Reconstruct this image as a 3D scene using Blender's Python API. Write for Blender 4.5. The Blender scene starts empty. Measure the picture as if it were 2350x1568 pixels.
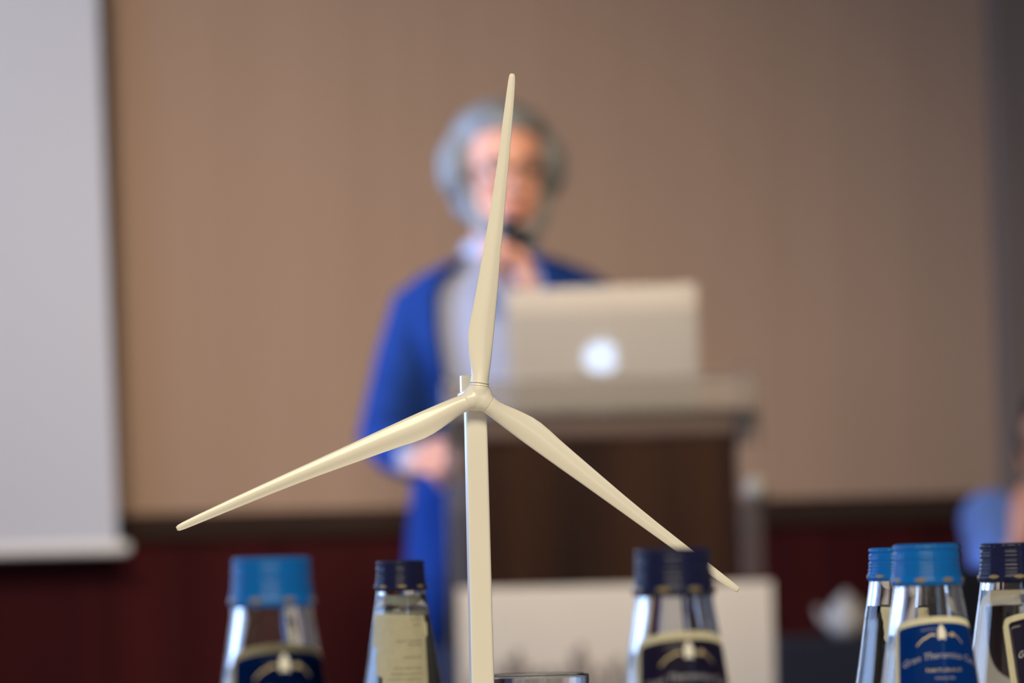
import bpy, bmesh, math, random
from mathutils import Vector, Matrix
R = math.radians
PI = math.pi
random.seed(7)
sc = bpy.context.scene
COL = sc.collection

# ------------------------------------------------------------------ camera
FPX = 8812.0                       # 135 mm on a 36 mm wide frame of 2350 px
CAMZ = 0.93
cam_d = bpy.data.cameras.new('camera')
cam = bpy.data.objects.new('camera', cam_d)
COL.objects.link(cam)
cam_d.sensor_width = 36.0
cam_d.lens = 135.0
cam_d.clip_start = 0.05
cam_d.clip_end = 60
MC = Matrix.Rotation(R(90) + math.atan(518 / FPX), 3, 'X') @ Matrix.Rotation(R(-1.4), 3, 'Z')
cam.matrix_world = Matrix.Translation((0, 0, CAMZ)) @ MC.to_4x4()
cam_d.dof.use_dof = True
cam_d.dof.focus_distance = 1.700
cam_d.dof.aperture_fstop = 10.2
sc.camera = cam


def W(px, py, Y):
    """point of the place seen at photograph pixel (px, py), Y metres in front of the camera"""
    d = MC @ Vector(((px - 1175) / FPX, (784 - py) / FPX, -1))
    return Vector((0, 0, CAMZ)) + d * (Y / d.y)


# ------------------------------------------------------------------ world, lights, exposure
sc.view_settings.view_transform = 'Standard'
sc.view_settings.look = 'None'
sc.view_settings.exposure = 0.0
sc.view_settings.gamma = 1.0
sc.view_settings.use_curve_mapping = False
sc.cycles.use_denoising = True
sc.cycles.max_bounces = 10
sc.cycles.transmission_bounces = 10
sc.cycles.transparent_max_bounces = 10
sc.cycles.diffuse_bounces = 3
sc.cycles.caustics_reflective = False
sc.cycles.caustics_refractive = False
sc.cycles.sample_clamp_indirect = 4.0

world = bpy.data.worlds.new('world')
sc.world = world
world.use_nodes = True
wb = world.node_tree.nodes['Background']
wb.inputs[0].default_value = (1.0, 0.86, 0.70, 1)
wb.inputs[1].default_value = 0.25


def area(name, loc, target, sx, sy, power, color, spread=180):
    l = bpy.data.lights.new(name, 'AREA')
    l.shape = 'RECTANGLE'
    l.size, l.size_y = sx, sy
    l.energy = power
    l.color = color
    l.spread = R(spread)
    o = bpy.data.objects.new(name, l)
    COL.objects.link(o)
    o.location = loc
    o.rotation_euler = (Vector(target) - Vector(loc)).to_track_quat('-Z', 'Y').to_euler()
    return o


BLUE = (0.36, 0.56, 1.0)
WARM = (1.0, 0.82, 0.60)
area('window_daylight', (-3.45, 3.4, 1.55), (0, 3.4, 1.55), 3.6, 1.5, 88, BLUE)
area('window_daylight', (-3.45, 7.15, 1.45), (0, 7.15, 1.45), 2.0, 2.3, 10, BLUE)
area('window_daylight_stage', (-3.4, 6.3, 1.75), (-0.15, 7.05, 1.40), 0.7, 1.3, 13, BLUE, 34)  # unseen narrow blue spot, added to light the speaker alone
area('window_daylight_rear', (1.95, -1.5, 1.9), (0.1, 1.6, 0.9), 0.28, 1.6, 6, BLUE)  # unseen tall emitter behind the camera, added for a stripe on the bottle labels
area('ceiling_lamp_audience', (-0.1, -0.6, 2.75), (0, 1.9, 0.9), 2.0, 0.9, 34, (1, .88, .60), 120)
area('ceiling_lamp_stage', (-1.3, 5.1, 2.7), (-1.1, 8.6, 1.75), 0.7, 0.7, 12.5, (1, .85, .70), 74)
area('ceiling_lamp_lectern', (0.2, 3.6, 2.9), (0.12, 6.8, 1.5), 0.5, 0.5, 7, WARM, 38)


# ------------------------------------------------------------------ materials
def mat(name, col, rough=0.5, metal=0.0, spec=0.5, trans=0.0, ior=1.5, emit=None, estr=0.0, coat=0.0, sheen=0.0):
    m = bpy.data.materials.new(name)
    m.use_nodes = True
    b = m.node_tree.nodes['Principled BSDF']
    b.inputs['Base Color'].default_value = (*col, 1)
    b.inputs['Roughness'].default_value = rough
    b.inputs['Metallic'].default_value = metal
    b.inputs['Specular IOR Level'].default_value = spec
    b.inputs['Transmission Weight'].default_value = trans
    b.inputs['IOR'].default_value = ior
    b.inputs['Coat Weight'].default_value = coat
    b.inputs['Sheen Weight'].default_value = sheen
    if emit:
        b.inputs['Emission Color'].default_value = (*emit, 1)
        b.inputs['Emission Strength'].default_value = estr
    return m


def mottle(m, c1, c2, scale=(1, 1, 1), detail=3.0, bump=0.0, lo=0.35, hi=0.65):
    """two-tone noise in object space, optional bump"""
    nt = m.node_tree
    b = nt.nodes['Principled BSDF']
    tc = nt.nodes.new('ShaderNodeTexCoord')
    mp = nt.nodes.new('ShaderNodeMapping')
    mp.inputs['Scale'].default_value = scale
    n = nt.nodes.new('ShaderNodeTexNoise')
    n.inputs['Scale'].default_value = 1.0
    n.inputs['Detail'].default_value = detail
    r = nt.nodes.new('ShaderNodeValToRGB')
    r.color_ramp.elements[0].position = lo
    r.color_ramp.elements[1].position = hi
    r.color_ramp.elements[0].color = (*c1, 1)
    r.color_ramp.elements[1].color = (*c2, 1)
    nt.links.new(tc.outputs['Object'], mp.inputs[0])
    nt.links.new(mp.outputs[0], n.inputs[0])
    nt.links.new(n.outputs[0], r.inputs[0])
    nt.links.new(r.outputs[0], b.inputs['Base Color'])
    if bump:
        bp = nt.nodes.new('ShaderNodeBump')
        bp.inputs['Strength'].default_value = bump
        bp.inputs['Distance'].default_value = 0.002
        nt.links.new(n.outputs[0], bp.inputs['Height'])
        nt.links.new(bp.outputs[0], b.inputs['Normal'])
    return m


M = {}
M['wallpaper'] = mottle(mat('wallpaper', (.38, .29, .22), .85, spec=.2), (.375, .258, .190), (.395, .272, .203), (22, 1, .5))
M['pilaster'] = mottle(mat('pilaster', (.2, .15, .12), .7), (.16, .12, .10), (.20, .15, .125), (14, 14, 1))
M['maroon'] = mottle(mat('maroon', (.055, .006, .008), .7, spec=.08), (.032, .0030, .0042), (.050, .0055, .0065), (14, 1, .4))
M['rail'] = mottle(mat('rail', (.03, .015, .01), .7, spec=.15), (.022, .010, .007), (.035, .017, .011), (3, 3, 30))
M['ceiling'] = mat('ceiling_paint', (.46, .40, .33), .9)
M['carpet'] = mottle(mat('carpet', (.10, .04, .04), .95), (.07, .02, .025), (.13, .06, .05), (60, 60, 60))
M['plaster'] = mat('plaster', (.30, .24, .18), .9)
M['screen'] = mat('screen_fabric', (.55, .57, .64), .85, spec=.2)
M['slide'] = mat('projected_slide', (.5, .5, .5), .9, emit=(.42, .62, 1.0), estr=6.0)
M['screen_bar'] = mat('screen_bar', (.78, .77, .76), .4)
M['turbine'] = mat('ivory_plastic', (.90, .85, .77), .30, spec=.45, coat=.3)
M['turbine_tower'] = mat('ivory_tower', (.88, .83, .76), .3, spec=.5)
M['glass'] = mat('clear_glass', (1, 1, 1), 0.0, trans=1.0, ior=1.5)
M['water'] = mat('water', (.985, .98, .93), 0.0, trans=1.0, ior=1.33)
M['cap_blue'] = mat('bright_blue_cap', (.003, .13, .50), .5, spec=.03, coat=.4)
M['cap_dark'] = mat('dark_navy_cap', (.009, .012, .055), .5, spec=.03, coat=.4)
M['gold'] = mat('olive_gold', (.26, .20, .09), .5, metal=.1)
M['label_cream'] = mottle(mat('label_cream', (.86, .80, .60), .6), (.84, .78, .58), (.88, .83, .63), (300, 300, 300))
M['label_blue'] = mat('label_blue', (.001, .034, .23), .45, spec=.03, coat=.3)
M['label_navy'] = mat('label_navy', (.016, .012, .044), .40, spec=.12, coat=.35)
M['ink_silver'] = mat('silver_ink', (.42, .42, .50), .4, metal=.2)
M['ink_gold'] = mat('gold_ink', (.72, .60, .38), .35, metal=.4)
M['ink_white'] = mat('white_ink', (.85, .82, .76), .4)
M['ink_grey'] = mat('grey_ink', (.20, .19, .16), .7)
M['cloth_white'] = mat('white_cloth', (.72, .66, .56), .9)
M['skin'] = mottle(mat('skin', (.62, .27, .17), .5), (.64, .28, .18), (.74, .36, .24), (18, 18, 18))
M['lips'] = mat('lips', (.35, .10, .09), .45)
M['hair'] = mottle(mat('grey_hair', (.38, .37, .35), .7), (.13, .13, .125), (.25, .25, .247), (90, 90, 14), bump=.6)
M['hair_dark'] = mottle(mat('dark_hair', (.02, .015, .012), .6), (.012, .010, .009), (.03, .022, .018), (90, 90, 14), bump=.6)
M['eye'] = mat('eye_white', (.75, .72, .68), .2)
M['iris'] = mat('iris', (.04, .05, .06), .2)
M['black_plastic'] = mat('black_plastic', (.012, .012, .014), .4)
M['jacket'] = mottle(mat('blue_wool', (.02, .06, .26), .9, spec=.08), (.008, .030, .140), (.012, .038, .175), (40, 40, 40))
M['trousers'] = mat('navy_trousers', (.012, .016, .045), .85)
M['shirt'] = mat('pale_shirt', (.29, .30, .38), .8)
M['shirt_blue'] = mat('light_blue_shirt', (.15, .30, .90), .8)
M['leather'] = mat('black_leather', (.01, .009, .009), .4)
M['lid'] = mat('laptop_aluminium', (.46, .42, .37), .5, metal=.1)
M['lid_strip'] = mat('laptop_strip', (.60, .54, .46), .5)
M['logo_light'] = mat('logo_light', (.3, .32, .35), .4, emit=(.62, .76, 1.0), estr=0.95)
M['acrylic_clear'] = mat('clear_acrylic', (.90, .83, .76), .12, trans=.92, ior=1.2)
M['acrylic'] = mat('frosted_acrylic', (.80, .72, .62), .25, trans=.78, ior=1.30)
M['brown_rail'] = mat('brown_rail', (.10, .060, .045), .6)
M['steel'] = mat('satin_steel', (.40, .36, .30), .6, metal=0)
M['poster'] = mat('poster_paper', (.93, .83, .70), .8)
M['poster_ink'] = mat('poster_ink', (.34, .29, .25), .8)
M['table_dark'] = mat('navy_tablecloth', (.008, .010, .020), .9)
M['china'] = mat('white_china', (.50, .47, .43), .35)
M['fabric_black'] = mat('black_chair_fabric', (.010, .010, .014), .9)
M['chrome'] = mat('chair_metal', (.3, .3, .3), .3, metal=1)

# fluted dark wood for the lectern
mw = mat('fluted_wood', (.03, .014, .01), .6, spec=.15)
nt = mw.node_tree
b = nt.nodes['Principled BSDF']
tc = nt.nodes.new('ShaderNodeTexCoord')
mp = nt.nodes.new('ShaderNodeMapping')
mp.inputs['Scale'].default_value = (9, 1, .25)
nz = nt.nodes.new('ShaderNodeTexNoise')
nz.inputs['Scale'].default_value = 2.0
nz.inputs['Detail'].default_value = 5
rp = nt.nodes.new('ShaderNodeValToRGB')
rp.color_ramp.elements[0].position = .38
rp.color_ramp.elements[0].color = (.022, .009, .006, 1)
rp.color_ramp.elements[1].position = .66
rp.color_ramp.elements[1].color = (.060, .024, .010, 1)
nt.links.new(tc.outputs['Object'], mp.inputs[0])
nt.links.new(mp.outputs[0], nz.inputs[0])
nt.links.new(nz.outputs[0], rp.inputs[0])
nt.links.new(rp.outputs[0], b.inputs['Base Color'])
M['wood'] = mw


# ------------------------------------------------------------------ mesh helpers
def link(name, bm, m, parent=None, smooth=False, mats=None):
    me = bpy.data.meshes.new(name)
    bmesh.ops.recalc_face_normals(bm, faces=bm.faces)
    bm.to_mesh(me)
    bm.free()
    for mm in (mats or [m]):
        me.materials.append(mm)
    if smooth:
        me.polygons.foreach_set('use_smooth', [True] * len(me.polygons))
    o = bpy.data.objects.new(name, me)
    COL.objects.link(o)
    if parent:
        o.parent = parent
    return o


def tag(o, label, cat, group=None):
    o['label'] = label
    o['category'] = cat
    if group:
        o['group'] = group
    return o


def struct(name, bm, m, smooth=False):
    o = link(name, bm, m, None, smooth)
    o['kind'] = 'structure'
    return o


def thing(name, loc, label, cat, group=None, rotz=0.0):
    o = bpy.data.objects.new(name, None)
    o.empty_display_size = .05
    COL.objects.link(o)
    o.location = loc
    o.rotation_euler = (0, 0, rotz)
    return tag(o, label, cat, group)


def box(bm, x0, x1, y0, y1, z0, z1, bev=0.0, seg=2, xf=None):
    v = [bm.verts.new(p) for p in ((x0, y0, z0), (x1, y0, z0), (x1, y1, z0), (x0, y1, z0),
                                   (x0, y0, z1), (x1, y0, z1), (x1, y1, z1), (x0, y1, z1))]
    fs = [bm.faces.new([v[i] for i in q]) for q in ((0, 3, 2, 1), (4, 5, 6, 7), (0, 1, 5, 4), (1, 2, 6, 5), (2, 3, 7, 6), (3, 0, 4, 7))]
    if bev:
        es = set(e for f in fs for e in f.edges)
        r = bmesh.ops.bevel(bm, geom=list(es), offset=bev, segments=seg, affect='EDGES', profile=.5)
        v = list(set(r['verts']) | set(x for x in v if x.is_valid))
    if xf:
        for x in v:
            x.co = xf(x.co)
    return v


def nbox(x0, x1, y0, y1, z0, z1, bev=0.0, seg=2):
    bm = bmesh.new()
    box(bm, x0, x1, y0, y1, z0, z1, bev, seg)
    return bm


def loft(bm, rings, closed=True, cap=True):
    rows = [[bm.verts.new(p) for p in ring] for ring in rings]
    n = len(rows[0])
    for a, b_ in zip(rows, rows[1:]):
        for i in range(n if closed else n - 1):
            j = (i + 1) % n
            bm.faces.new((a[i], a[j], b_[j], b_[i]))
    if cap and closed:
        bm.faces.new(rows[0][::-1])
        bm.faces.new(rows[-1])
    return rows


def lathe(bm, prof, n=48, mod=None, off=(0, 0)):
    rings = []
    for r, z in prof:
        ring = []
        for i in range(n):
            a = 2 * PI * i / n
            rr = max(r, 1e-5)
            if mod:
                rr += mod(a, z)
            ring.append((off[0] + rr * math.cos(a), off[1] + rr * math.sin(a), z))
        rings.append(ring)
    loft(bm, rings)


def tube(bm, pts, radii, n=14, ends=True, flat=None):
    """swept tube with rounded ends; radii = number or (ra, rb) per point; flat = direction of the rb axis"""
    pts = [Vector(p) for p in pts]
    rr = [(r, r) if not isinstance(r, (tuple, list)) else r for r in radii]
    if ends:
        d0 = (pts[0] - pts[1]).normalized()
        d1 = (pts[-1] - pts[-2]).normalized()
        P, Q = [], []
        for k in (0.0, .5, .85):
            s = math.sqrt(1 - (1 - k) ** 2)
            P.append(pts[0] + d0 * min(rr[0]) * (1 - k))
            Q.append((rr[0][0] * max(s, .08), rr[0][1] * max(s, .08)))
        P += pts
        Q += rr
        for k in (.85, .5, 0.0):
            s = math.sqrt(1 - (1 - k) ** 2)
            P.append(pts[-1] + d1 * min(rr[-1]) * (1 - k))
            Q.append((rr[-1][0] * max(s, .08), rr[-1][1] * max(s, .08)))
        pts, rr = P, Q
    rings = []
    ref = Vector(flat) if flat is not None else None
    side = None
    for i, p in enumerate(pts):
        t = (pts[min(i + 1, len(pts) - 1)] - pts[max(i - 1, 0)]).normalized()
        if ref is not None:
            bvec = (ref - t * ref.dot(t)).normalized()
        elif side is None:
            up = Vector((0, 0, 1)) if abs(t.z) < .9 else Vector((0, 1, 0))
            bvec = (up - t * up.dot(t)).normalized()
        else:
            bvec = (side - t * side.dot(t)).normalized()
        side = bvec
        a = t.cross(bvec).normalized()
        rings.append([p + a * rr[i][0] * math.cos(2 * PI * k / n) + bvec * rr[i][1] * math.sin(2 * PI * k / n) for k in range(n)])
    loft(bm, rings)


def ellipsoid(bm, c, r, n=18, rot=None):
    m = Matrix.Translation(Vector(c)) @ ((rot.to_4x4() if rot else Matrix.Identity(4))) @ Matrix.Diagonal((r[0], r[1], r[2], 1))
    bmesh.ops.create_uvsphere(bm, u_segments=n, v_segments=max(8, n * 2 // 3), radius=1, matrix=m)


def fuse(o, voxel, smooth=4, fac=.5):
    """melt overlapping closed shapes of one mesh into a single continuous surface"""
    md = o.modifiers.new('fuse', 'REMESH')
    md.mode = 'VOXEL'
    md.voxel_size = voxel
    md.use_smooth_shade = True
    if smooth:
        s = o.modifiers.new('soften', 'SMOOTH')
        s.factor = fac
        s.iterations = smooth
    bpy.context.view_layer.update()
    dg = bpy.context.evaluated_depsgraph_get()
    me = bpy.data.meshes.new_from_object(o.evaluated_get(dg), depsgraph=dg)
    mats = [m for m in o.data.materials]
    o.modifiers.clear()
    o.data = me
    if not me.materials:
        for m in mats:
            me.materials.append(m)
    me.polygons.foreach_set('use_smooth', [True] * len(me.polygons))
    return o


# ------------------------------------------------------------------ room
YW = 8.6
XL, XR = -3.5, 3.2
YB = -2.5
ZC = 3.05
struct('floor', nbox(XL - .2, XR + .2, YB, YW + .3, -.1, 0), M['carpet'])
struct('ceiling', nbox(XL - .2, XR + .2, YB, YW + .3, ZC, ZC + .1), M['ceiling'])
struct('wall_back', nbox(XL - .2, XR + .2, YW, YW + .2, 0, ZC), M['wallpaper'])
struct('wall_right', nbox(XR, XR + .2, YB, YW, 0, ZC), M['plaster'])
bm = bmesh.new()                       # left wall with its two window openings
box(bm, XL - .2, XL, YB, YW, 0, .25)
box(bm, XL - .2, XL, YB, YW, 2.6, ZC)
for a, c in ((YB, 1.5), (5.3, 6.15), (8.15, YW)):
    box(bm, XL - .2, XL, a, c, .25, 2.6)
struct('wall_left', bm, M['plaster'])
for i, (a, c) in enumerate(((1.5, 5.3), (6.15, 8.15))):
    bm = bmesh.new()
    for y in (a + .03, (a + c) / 2, c - .03):
        box(bm, XL - .12, XL - .06, y - .03, y + .03, .25, 2.6)
    for z in (.28, 2.57):
        box(bm, XL - .12, XL - .06, a, c, z - .03, z + .03)
    struct('window_%d' % (i + 1), bm, M['screen_bar'])
# dark panelled dado with its rail
zr1 = W(1175, 1160, YW).z
zr0 = zr1 - .062
bm = bmesh.new()
box(bm, XL, XR, YW - .02, YW + .005, .12, zr0)
for k in range(-10, 11):
    x = k * .33 + .1
    if XL + .05 < x < XR - .05:
        box(bm, x - .012, x + .012, YW - .026, YW - .018, .14, zr0 - .01, .003)
struct('trim_1', bm, M['maroon'])
bm = bmesh.new()
box(bm, XL, XR, YW - .045, YW + .005, zr0, zr1, .008)
struct('trim_2', bm, M['rail'])
struct('baseboard_back', nbox(XL, XR, YW - .035, YW + .005, 0, .12, .006), M['rail'])
xp = W(2290, 600, 8.5).x
struct('trim_3', nbox(xp, xp + .35, YW - .12, YW + .01, 0, ZC, .01), M['pilaster'])

# ------------------------------------------------------------------ projection screen
YS = 8.44
c_tr, c_br = W(232, 0, YS), W(270, 1262, YS)
scr = thing('projection_screen', (c_br.x - 1.0, YS, 0), 'white projection screen hanging before the brown wall, at far left', 'projection screen')
zb, zt = c_br.z + .012, 2.85
xr_b, xr_t = c_br.x - scr.location.x, c_br.x - scr.location.x - .033
bm = bmesh.new()
loft(bm, [[(-1.2, -.002, z), (xr_b + (xr_t - xr_b) * (z - zb) / (zt - zb), -.002, z), (xr_b + (xr_t - xr_b) * (z - zb) / (zt - zb), .002, z), (-1.2, .002, z)] for z in (zb - .002, 1.5, 2.2, zt)])
link('screen_fabric', bm, M['screen'], scr)
xi = W(-34, 1200, YS).x - scr.location.x
link('projected_slide', nbox(-1.2, xi, -.0035, -.0022, zb + .16, 2.6), M['slide'], scr)['label'] = 'bright bluish projected picture'
bm = bmesh.new()
tube(bm, [(-1.22, 0, zb - .008), (xr_b + .016, 0, zb - .008)], [.014, .014], n=16)
link('bottom_bar', bm, M['screen_bar'], scr, True)
bm = bmesh.new()
box(bm, -1.27, xr_b + .05, -.06, .06, zt - .01, zt + .10, .015)
link('roller_case', bm, M['screen_bar'], scr)
for s in (-1.1, xr_b - .1):
    bm = bmesh.new()
    tube(bm, [(s, 0, zt + .09), (s, 0, ZC)], [.008, .008], n=8, ends=False)
    link('hanger', bm, M['steel'], scr)


# ------------------------------------------------------------------ hands
def hand(bm, wrist, d, nrm, curls, thumb, L=.185, spread=.05, thumb_curl=.35):
    """wrist point, direction to the knuckles, palm normal (the fingers curl towards it), curl per finger, thumb side +-1"""
    wrist = Vector(wrist)
    d = Vector(d).normalized()
    nrm = Vector(nrm)
    nrm = (nrm - d * nrm.dot(d)).normalized()
    side = d.cross(nrm).normalized() * thumb
    s = L / .185
    offs = [.030, .010, -.010, -.029]
    lens = [(.040, .024, .020), (.044, .028, .021), (.041, .026, .021), (.032, .020, .018)]
    for k in range(4):
        kn = wrist + d * (.092 - .004 * abs(k - 1)) * s + side * offs[k] * s
        tube(bm, [wrist + side * offs[k] * .62 * s, wrist + d * .05 * s + side * offs[k] * .9 * s, kn], [(.013 * s, .012 * s)] * 3, n=10)
        p = kn
        ang = curls[k] * .5
        pts = [p]
        for j, l in enumerate(lens[k]):
            dd = (d * math.cos(ang) + nrm * math.sin(ang) + side * offs[k] * spread * 20 * (1 - j * .3) * .06).normalized()
            p = p + dd * l * s
            pts.append(p)
            ang += curls[k] * (.95 if j == 0 else .7)
        tube(bm, pts, [.0098 * s, .0092 * s, .0084 * s, .0072 * s], n=10)
    # thenar pad and thumb, leaving the side of the palm near its base
    t0 = wrist + d * .022 * s + side * .018 * s + nrm * .006 * s
    t1 = t0 + (d * .6 + side * .75 + nrm * .25).normalized() * .040 * s
    t2 = t1 + (d * .85 + side * (.35 - thumb_curl) + nrm * thumb_curl).normalized() * .034 * s
    t3 = t2 + (d * .8 + side * (.1 - thumb_curl) + nrm * thumb_curl * 1.4).normalized() * .026 * s
    tube(bm, [t0, t1, t2, t3], [.016 * s, .0125 * s, .0108 * s, .0085 * s], n=10)
    ellipsoid(bm, wrist + d * .045 * s, (.034 * s, .034 * s, .015 * s), 12, rot=Matrix((side, d, nrm)).transposed())


def head_shapes(bm, c, rz=0.0, tilt=0.0, s=1.0, beard=False):
    """head blobs round centre c, facing -Y turned by rz; returns the local->world map"""
    m = Matrix.Translation(Vector(c)) @ Matrix.Rotation(rz, 4, 'Z') @ Matrix.Rotation(tilt, 4, 'X') @ Matrix.Diagonal((s, s, s, 1))

    def e(p, r):
        mm = m @ Matrix.Translation(p) @ Matrix.Diagonal((r[0], r[1], r[2], 1))
        bmesh.ops.create_uvsphere(bm, u_segments=20, v_segments=14, radius=1, matrix=mm)

    def t(pts, rad):
        tube(bm, [m @ Vector(p) for p in pts], [r * s for r in rad], n=10)
    e((0, .014, .030), (.074, .093, .086))           # cranium
    e((0, -.030, .018), (.064, .054, .070))          # forehead and temples
    e((0, -.030, -.038), (.057, .052, .070))         # mid face
    e((0, -.038, -.082), (.040, .040, .036))         # jaw
    e((0, -.062, -.103), (.020, .018, .015))         # chin
    for q in (-1, 1):
        e((q * .032, -.062, -.030), (.022, .019, .022))      # cheekbones
        e((q * .048, -.012, -.075), (.016, .034, .026))      # jaw corner
        t([(q * .012, -.083, .018), (q * .032, -.079, .021), (q * .050, -.064, .014)], [.006, .007, .005])   # brow ridge
        # ear
        t([(q * .072, .004, .012), (q * .083, .012, .016), (q * .084, .014, -.006), (q * .076, .004, -.032)], [.008, .009, .008, .007])
    t([(0, -.084, .010), (0, -.096, -.012), (0, -.106, -.032)], [.007, .009, .012])    # nose
    for q in (-1, 1):
        e((q * .012, -.092, -.034), (.008, .010, .007))
    t([(-.022, -.078, -.064), (0, -.088, -.061), (.022, -.078, -.064)], [.004, .006, .004])   # lips
    t([(-.020, -.077, -.072), (0, -.086, -.073), (.020, -.077, -.072)], [.004, .007, .004])
    return m


def face_parts(m, parent, glasses=True):
    def mk(name, mt, fn, smooth=True):
        b_ = bmesh.new()
        fn(b_)
        return link(name, b_, mt, parent, smooth)
    for q in (-1, 1):
        ey = mk('eye', M['eye'], lambda b_: bmesh.ops.create_uvsphere(b_, u_segments=14, v_segments=10, radius=1,
                matrix=m @ Matrix.Translation((q * .032, -.068, .000)) @ Matrix.Diagonal((.0120, .0115, .0062, 1))))
        b_ = bmesh.new()
        bmesh.ops.create_uvsphere(b_, u_segments=12, v_segments=8, radius=1, matrix=m @ Matrix.Translation((q * .032, -.0785, .000)) @ Matrix.Diagonal((.0052, .003, .0052, 1)))
        link('iris', b_, M['iris'], ey, True)
        mk('eyebrow', M['hair'], lambda b_: tube(b_, [m @ Vector((q * .014, -.091, .020)), m @ Vector((q * .032, -.088, .027)), m @ Vector((q * .051, -.072, .020))], [(.004, .003)] * 3, n=8))
    mk('lips', M['lips'], lambda b_: tube(b_, [m @ Vector((-.024, -.080, -.068)), m @ Vector((0, -.094, -.067)), m @ Vector((.024, -.080, -.068))], [(.003, .003), (.005, .006), (.003, .003)], n=8))
    if glasses:
        b_ = bmesh.new()
        for q in (-1, 1):
            pts = []
            for k in range(17):
                a = 2 * PI * k / 16
                pts.append(m @ Vector((q * .033 + .025 * math.cos(a), -.097 + abs(q * .033 + .025 * math.cos(a)) * .16, -.002 + .018 * math.sin(a))))
            tube(b_, pts, [.0022] * 17, n=6, ends=False)
            tube(b_, [m @ Vector((q * .058, -.086, .004)), m @ Vector((q * .078, -.04, .006)), m @ Vector((q * .084, .012, .010))], [.002] * 3, n=6)
        tube(b_, [m @ Vector((-.009, -.098, .002)), m @ Vector((.009, -.098, .002))], [.002] * 2, n=6)
        link('glasses', b_, M['black_plastic'], parent, True)


def oval(cx, cy, z, rx, ry, n=40, a0=0.0, a1=2 * PI, p=2.3):
    out = []
    closed = abs(a1 - a0 - 2 * PI) < 1e-6
    for i in range(n):
        a = a0 + (a1 - a0) * i / (n if closed else n - 1)
        c, s = math.cos(a), math.sin(a)
        out.append((cx + rx * math.copysign(abs(c) ** (2 / p), c), cy + ry * math.copysign(abs(s) ** (2 / p), s), z))
    return out


# ------------------------------------------------------------------ the speaker behind the lectern
YP = 7.10
pz = W(1152, 900, YP)
sp = thing('person', (pz.x, YP, 0), 'grey-haired person in blue jacket and pale shirt, standing and holding a microphone to the chin', 'person')


def S(px, py, Y=YP):
    return W(px, py, Y) - Vector((pz.x, YP, 0))


hc = S(1158, 405)
neck = S(1150, 600)
shL, shR = S(968, 705), S(1358, 705)
elL, wrL = S(888, 1015, 7.02), S(948, 1052, 6.86)
elR, wrR = S(1345, 965, 6.93), S(1216, 692, 6.86)
hip = S(1125, 1302)
bm = bmesh.new()
hm = head_shapes(bm, hc, rz=R(10), s=1.05)
tube(bm, [neck + Vector((0, .03, -.03)), hc + Vector((0, .02, -.06))], [.060, .055], n=16)
cxm = (shL.x + shR.x) / 2
for a, b2, rx, ry in ((1.375, 1.30, .150, .085), (1.30, 1.12, .155, .105), (1.12, .92, .150, .105)):
    tube(bm, [(cxm, .01, a), (cxm, .01, b2)], [(rx, ry), (rx, ry)], n=20, flat=(0, 1, 0))
tube(bm, [shL, neck + Vector((0, .02, -.085)), shR], [.040, .048, .040], n=14)
for s_, e_, w_ in ((shL, elL, wrL), (shR, elR, wrR)):
    tube(bm, [s_, (s_ + e_) / 2, e_, (e_ * .6 + w_ * .4), w_], [.046, .044, .036, .036, .026], n=14)
hand(bm, wrL, (S(985, 1048, 6.80) - wrL), (.5, .3, -.6), [.9, 1.0, 1.1, 1.2], 1)
gp = S(1202, 600, 6.85)
hand(bm, wrR, (gp - wrR) + Vector((-.01, 0, 0)), (-.75, -.25, .1), [1.45, 1.5, 1.55, 1.6], -1, thumb_curl=.5)
for q, fx in ((-1, -.11), (1, .12)):
    tube(bm, [(cxm + q * .09, .01, .92), (fx, 0, .50), (fx, .03, .09)], [.085, .058, .038], n=14)
    tube(bm, [(fx, .04, .05), (fx + q * .02, -.12, .035)], [.036, .03], n=12)
body = link('body', bm, M['skin'], sp, True)
fuse(body, .0042, 3)
face_parts(hm, sp)
# hair: full at the sides, receding over the forehead
bm = bmesh.new()


def hb(p, r):
    mm = hm @ Matrix.Translation(p) @ Matrix.Diagonal((r[0], r[1], r[2], 1))
    bmesh.ops.create_uvsphere(bm, u_segments=20, v_segments=14, radius=1, matrix=mm)


hb((0, .040, .046), (.098, .092, .096))
hb((0, .000, .088), (.074, .070, .036))
for q in (-1, 1):
    hb((q * .078, .022, .020), (.038, .052, .060))
    hb((q * .058, .048, -.034), (.030, .042, .042))
hb((0, .075, -.015), (.072, .045, .074))
hb((-.092, .02, .015), (.024, .042, .046))
hair = link('hair', bm, M['hair'], sp, True)
fuse(hair, .006, 3)
# beard, close and pale along the jaw
bm = bmesh.new()
for q in (-1, 1):
    tube(bm, [hm @ Vector((q * .066, -.010, -.020)), hm @ Vector((q * .058, -.026, -.072)), hm @ Vector((q * .030, -.062, -.105)), hm @ Vector((0, -.074, -.112))], [.014, .019, .020, .018], n=10)
beard = link('beard', bm, M['hair'], sp, True)
fuse(beard, .005, 2)


def torso(profile, n=48, gap=None):
    rings = []
    for z, rx, ry, cx_, cy_, g in profile:
        if gap:
            rings.append(oval(cx_, cy_, z, rx, ry, n, -PI / 2 + g[1], 1.5 * PI - g[0], 2.4))
        else:
            rings.append(oval(cx_, cy_, z, rx, ry, n, p=2.4))
    return rings


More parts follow.
